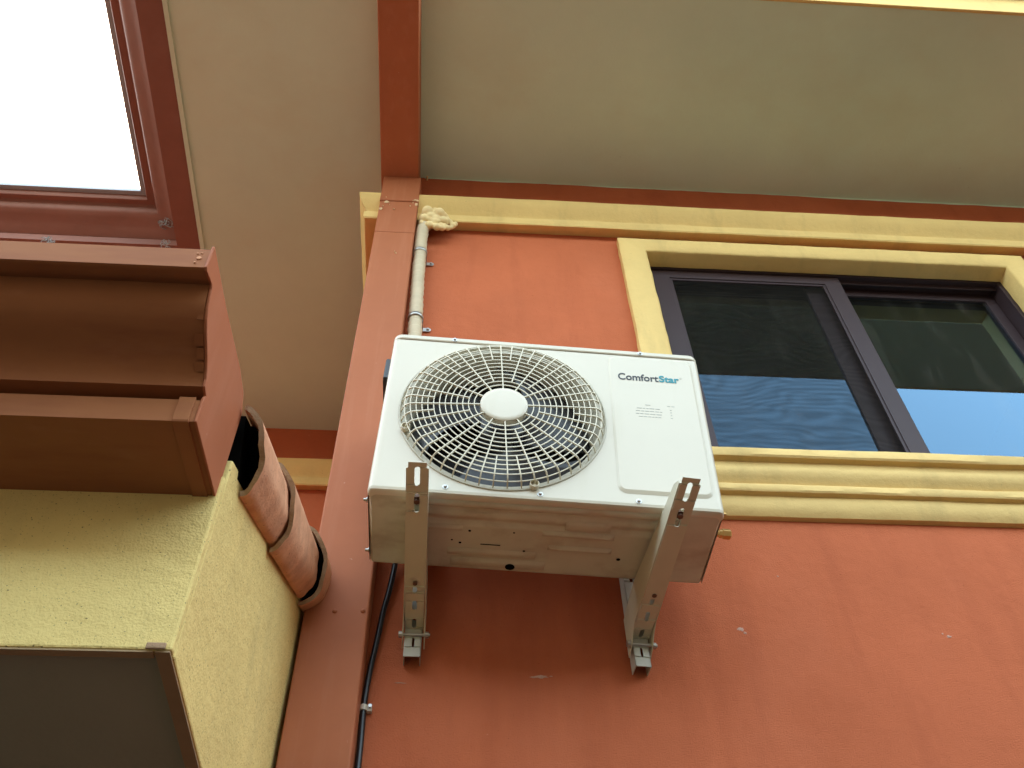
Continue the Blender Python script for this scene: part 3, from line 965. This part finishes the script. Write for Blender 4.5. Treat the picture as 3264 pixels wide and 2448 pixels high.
# brass service valves on the right, carry handle on the left
for (vy, vz, l_, r) in ((.20, .099, .060, .011),):
    v_ = MB().tube([(.476, vy, vz), (.518, vy, vz), (.5185, vy, vz), (.528, vy, vz), (.5285, vy, vz), (.550, vy, vz), (.554, vy, vz)], r, 6, rad=[.010, .010, .013, .013, .016, .016, .011])
    v_.build("service_valve", M['brass'], ac, bevel=.001, **kw)
vv = MB().tube([(.476, .20, .165), (.500, .20, .165), (.5005, .20, .165), (.516, .20, .165), (.519, .20, .165)], .01, 6, rad=[.007, .007, .010, .010, .006])
vv.build("service_valve", M['brass'], ac, **kw)
hd = MB().prism_x([(.05, .505), (.05, .590), (.058, .602), (.15, .602), (.16, .590), (.16, .505), (.15, .495), (.058, .495)], -.4995, -.478)
hd.build("carry_handle", M['black'], ac, bevel=.004, **kw)


# ------------------------------------------------------------------ wall brackets
def slotted(edges, hw, slots, out_w):
    """strip in (x, s): full width out_w(s); slots = [(s0, s1, half_width)] left open with chamfered ends"""
    ss = set(edges)
    for a, b, h in slots:
        ss |= {a, a + h * .35, a + h, b - h, b - h * .35, b}
    ss = sorted(ss)

    def hole(s):
        for a, b, h in slots:
            if a - 1e-9 <= s <= b + 1e-9:
                d = min(s - a, b - s)
                return h if d >= h else h * math.sqrt(max(0, 1 - (1 - d / h) ** 2))
        return 0
    quads = []
    for s0, s1 in zip(ss[:-1], ss[1:]):
        h0, h1 = hole(s0), hole(s1)
        mid = hole((s0 + s1) / 2)
        if mid == 0: h0 = h1 = 0
        w0, w1 = out_w(s0), out_w(s1)
        if h0 == 0 and h1 == 0 and mid == 0:
            quads.append(((-w0, s0), (w0, s0), (w1, s1), (-w1, s1)))
        else:
            quads.append(((-w0, s0), (-h0, s0), (-h1, s1), (-w1, s1)))
            quads.append(((h0, s0), (w0, s0), (w1, s1), (h1, s1)))
    return quads


def bracket(xf, xt, y_tip, z_tip, z_base_tip, z_foot, label):
    """xf: x of the foot, xt: x of the tip; arm is a tapering U channel under the unit, hinged to the rail on the wall"""
    yaw = math.atan2(xf - xt, 2.285 - y_tip)
    base = Vector((xf, 2.30, z_foot - .06))
    root = empty("wall_bracket", base, Matrix.Rotation(-yaw, 3, 'Z'), label=label, cat="bracket", group="brackets carrying the air conditioner")
    Ltip = -(2.298 - y_tip) / math.cos(yaw)
    ztip, zf = z_tip - base.z, z_foot - base.z
    Lend = -.022

    def web(s): # s from 0 tip to 1 foot end, in metres along y
        y = Ltip + s
        t = (y - Ltip) / (Lend - Ltip)
        return y, ztip + (zf - ztip) * t
    T = Lend - Ltip
    mb = MB()
    ow = lambda s: .0235 if s < .018 else .0262
    slots = [(.014, .074, .0070), (.096, .158, .0068), (T - .182, T - .158, .0062), (T - .132, T - .096, .0062), (T - .066, T - .030, .0062)]
    slots = [s for s in slots if s[1] < T - .008]
    for q in slotted([0, .018, .0181, T], 0, slots, ow):
        vs = []
        for x, s in q:
            y, z = web(s)
            vs.append((x, y, z))
        mb.add(vs, [(0, 1, 2, 3)])
    slope_top = math.tan(math.radians(3.3))
    for sg in (-1, 1):
        prev = None
        pts = []
        for k in range(19):
            s = .020 + (T - .020) * k / 18
            y, z = web(s)
            top = z_base_tip - base.z + (y - Ltip) * slope_top - .0055
            if s < .05: top = z + .010 + (top - z - .010) * (s - .02) / .03
            if s > T - .14: top = top - (top - z - .050) * ((s - (T - .14)) / .14) * .55
            flare = .0262 + (.003 * max(0, (s - T * .55) / (T * .45)) if s > T * .55 else 0)
            drop = max(0, (s - (T - .075)) / .075)
            drop = .046 * (1 - (1 - drop) ** 2)
            pts.append(((sg * flare, y, z - drop), (sg * flare, y, top)))
        vs = [p for pr_ in pts for p in pr_]
        mb.add(vs, [(2 * i, 2 * i + 1, 2 * i + 3, 2 * i + 2) for i in range(18)])
    mb.build("arm", M['bracket'], root, world=False, solid=.0028)
    # rail on the wall
    rl_ = MB()
    z0, z1 = zf - .088, 2.45 - base.z
    rs = [(.030, .062, .0035), (.12, .146, .0058), (.30, .33, .0058), (.46, .50, .0058)]
    for q in slotted([0, z1 - z0], 0, rs, lambda s: .0225):
        rl_.add([(x, -.046, z0 + s) for x, s in q], [(0, 1, 2, 3)])
    for sg in (-1, 1):
        rl_.add([(sg * .0225, -.046, z0), (sg * .0225, -.003, z0), (sg * .0225, -.003, z1), (sg * .0225, -.046, z1)], [(0, 1, 2, 3)])
        xs = sorted((sg * .0225, sg * .0300))
    rl_.build("wall_rail", M['rail'], root, world=False, solid=-.0026)
    # hinge bolt through arm and rail, with nut and washer
    zb = zf - .020
    pb = MB().tube([(-.040, -.046 - .006, zb), (.046, -.046 - .006, zb)], .0052, 12)
    pbo = pb.build("hinge_bolt", M['steel'], root, world=False, smooth=40)
    for sg in (-1, 1):
        nt_ = MB().tube([(sg * .0300, -.052, zb), (sg * .0318, -.052, zb), (sg * .0319, -.052, zb), (sg * .042, -.052, zb)], .0095, 12, rad=[.012, .012, .0095, .0092])
        n_o = nt_.build("nut", M['steel'], root, world=False)
        n_o.parent = pbo
    # foot bolt in the second slot and a stud nearer the wall
    for s, mtl, rr in ((.122, M['rust'], .0085), (T - .196, M['rust'], .0070)):
        y, z = web(s)
        b_ = MB().tube([(0, y, z - .006), (0, y, z + .001), (0, y, z + .0012), (0, y, z + .030)], rr, 6, rad=[rr, rr, rr * .62, rr * .62])
        b_.tube([(0, y, z + .0022), (0, y, z + .0045)], rr * 1.5, 16)
        b_.build("foot_bolt", mtl, root, world=False)
    return root


bracket(-.1025, -.0985, 1.683, 1.817, 1.843, 1.733, "upright bracket at the fan side of the air conditioner, with black cable beside it")
bracket(.5345, .598, 1.682, 1.788, 1.818, 1.717, "slanting bracket under the lettered side of the air conditioner, its pale wall rail showing")

# ------------------------------------------------------------------ insulated pipe, clamps, foam, cable, cobwebs
PX = [(-.178, 2.262, 4.075), (-.190, 2.250, 4.05), (-.196, 2.245, 4.015), (-.1985, 2.242, 3.90), (-.197, 2.241, 3.75), (-.1955, 2.241, 3.60), (-.191, 2.241, 3.42), (-.187, 2.241, 3.25), (-.183, 2.241, 3.10), (-.18, 2.241, 2.9), (-.18, 2.241, 2.55), (-.175, 2.243, 2.3)]


def spline(pts, n):
    P = [Vector(p) for p in pts]
    out = []
    for i in range(len(P) - 1):
        p0, p1, p2, p3 = P[max(0, i - 1)], P[i], P[i + 1], P[min(len(P) - 1, i + 2)]
        for k in range(n):
            t = k / n
            out.append(.5 * ((2 * p1) + (p2 - p0) * t + (2 * p0 - 5 * p1 + 4 * p2 - p3) * t * t + (3 * p1 - p0 - 3 * p2 + p3) * t ** 3))
    out.append(P[-1])
    return out


pipe = empty("insulated_pipe", (-.19, 2.24, 2.3), label="ivory wrapped pipe running up the wall beside the red downspout", cat="pipe")
cl = spline(PX, 34)
rads = []
for i, p in enumerate(cl):
    d = (p.z * 22) % 1.0
    rads.append(.0272 + .0046 * (d - .5) + .0007 * math.sin(p.z * 40))
MB().tube(cl, .028, 24, rad=rads).build("pipe_wrap", M['pipewrap'], pipe, smooth=60)
for zc, xc, ex in ((3.775, -.197, -.150), (3.262, -.187, -.140)):
    cm = MB()
    ring_, n = [], 20
    vs = []
    for k in range(n + 1):
        a = math.radians(-20 + 220 * k / n)
        for dz in (-.010, .010):
            vs.append((xc + .0305 * math.cos(a), 2.241 - .0305 * math.sin(a), zc + dz - .012 * math.cos(a) * 0))
    cm.add(vs, [(2 * i, 2 * i + 1, 2 * i + 3, 2 * i + 2) for i in range(n)])
    c_o = cm.build("pipe_clamp", M['steel'], pipe, smooth=60, solid=.0016)
    er = MB().prism_y([(xc + .026, zc - .011)] + [(ex + .004 + .012 * math.cos(math.radians(a)), zc + .012 * math.sin(math.radians(a))) for a in range(-90, 91, 20)] + [(xc + .026, zc + .011)], 2.292, 2.294)
    er.box(xc + .026, xc + .030, 2.25, 2.293, zc - .010, zc + .010)
    e_o = er.build("ear", M['steel'], pipe)
    e_o.parent = c_o
    sw = MB().lathe_y([(.0003, 2.284), (.004, 2.2845), (.006, 2.288), (.006, 2.292)], ex + .003, zc, 14).build("screw", M['steel'], pipe, smooth=40)
    sw.parent = c_o

bmf = bmesh.new()
rf_ = random.Random(11)
for k in range(46):
    a, rr = rf_.uniform(0, 2 * math.pi), rf_.random() ** .6
    x, z = math.cos(a) * rr * .062, math.sin(a) * rr * .052
    rad = rf_.uniform(.011, .026) * (1.25 - rr * .6)
    y = -.012 - .030 * (1 - rr * rr) * rf_.uniform(.6, 1.1)
    mm = Matrix.Translation((x + .02 * max(0, -z / .05) * 0, y, z)) @ Matrix.Diagonal((1.15, .9, .9, 1))
    bmesh.ops.create_icosphere(bmf, subdivisions=2, radius=rad, matrix=mm)
for (x, y, z, rad) in ((-.02, -.03, -.062, .018), (.012, -.028, -.070, .017), (.035, -.025, -.072, .014), (.058, -.020, -.062, .013), (-.03, -.045, .02, .026), (.02, -.046, .01, .024), (.0, -.03, .05, .018), (-.04, -.03, .045, .014), (.078, -.012, -.028, .014), (.088, -.010, -.012, .012), (.070, -.012, -.045, .011), (-.052, -.026, -.045, .013), (-.045, -.035, -.020, .020), (.030, -.03, -.060, .013), (.045, -.026, -.055, .011)):
    bmesh.ops.create_icosphere(bmf, subdivisions=2, radius=rad, matrix=Matrix.Translation((x, y, z)))
fme = bpy.data.meshes.new("spray_foam")
bmf.to_mesh(fme)
bmf.free()
fme.materials.append(M['foam'])
fo = bpy.data.objects.new("spray_foam", fme)
COL.objects.link(fo)
fo.location = (-.146, 2.258, 4.082)
fo.scale = (1.12, 1.12, 1.18)
md = fo.modifiers.new("remesh", 'REMESH')
md.mode = 'VOXEL'
md.voxel_size = .0032
md.use_smooth_shade = True
md = fo.modifiers.new("smooth", 'SMOOTH')
md.iterations = 5
tag(fo, "lumpy cream blob of expanding foam sealing the pipe hole beneath the cornice", "foam")

cab = empty("power_cable", (-.22, 2.28, GZ), label="thin black cable hanging from the air conditioner and running down beside the downspout", cat="cable")
cp = [(-.168, 2.19, 2.10), (-.170, 2.24, 2.03), (-.175, 2.272, 1.985), (-.184, 2.278, 1.90), (-.196, 2.280, 1.816), (-.206, 2.282, 1.709), (-.217, 2.284, 1.60), (-.2215, 2.286, 1.50), (-.2195, 2.287, 1.40), (-.219, 2.287, 1.32), (-.218, 2.287, 1.0), (-.218, 2.287, GZ + .3)]
MB().tube(spline(cp, 10), .0085, 12).build("cable_sheath", M['black'], cab, smooth=60)
ck = MB().tube([(-.2215, 2.286, 1.492), (-.2215, 2.286, 1.508)], .0112, 16)
ck.box(-.212, -.200, 2.285, 2.299, 1.493, 1.507)
cko = ck.build("cable_clip", M['ac'], cab, smooth=40)
nl = MB().tube([(-.2045, 2.300, 1.504), (-.2045, 2.278, 1.504), (-.2045, 2.276, 1.504)], .004, 10, rad=[.003, .003, .005]).build("nail", M['steel'], cab)
nl.parent = cko


def cobweb(loc, size, seed, label):
    r = random.Random(seed)
    mb = MB()
    for k in range(16):
        p = Vector((r.gauss(0, .3), r.gauss(0, .2), r.gauss(0, .3))) * size
        pts = [p]
        d = Vector((r.gauss(0, 1), r.gauss(0, .6), r.gauss(0, 1))).normalized()
        for j in range(7):
            d = (d + Vector((r.gauss(0, .7), r.gauss(0, .5), r.gauss(0, .7)))).normalized()
            q = pts[-1] + d * size * .26
            if q.length > size: q = q * (size / q.length)
            pts.append(q)
        mb.tube(pts, size * .045, 5)
    o = mb.build("cobweb", M['nest'], None)
    o.location = loc
    tag(o, label, "cobweb", "cobweb clumps on the upper gutter")
    return o


cobweb((-1.612, 2.672, 4.725), .050, 1, "dark straggly cobweb clump in the inner corner of the upper gutter")
cobweb((-2.090, 2.600, 4.360 * 2.6 / 2.62 + .01), .038, 2, "round pale cobweb clump between the upper gutter and the annex gutter, far from the corner")
cobweb((-1.528, 2.620, 4.395), .028, 3, "small cobweb clump low on the upper gutter, just under its corner")
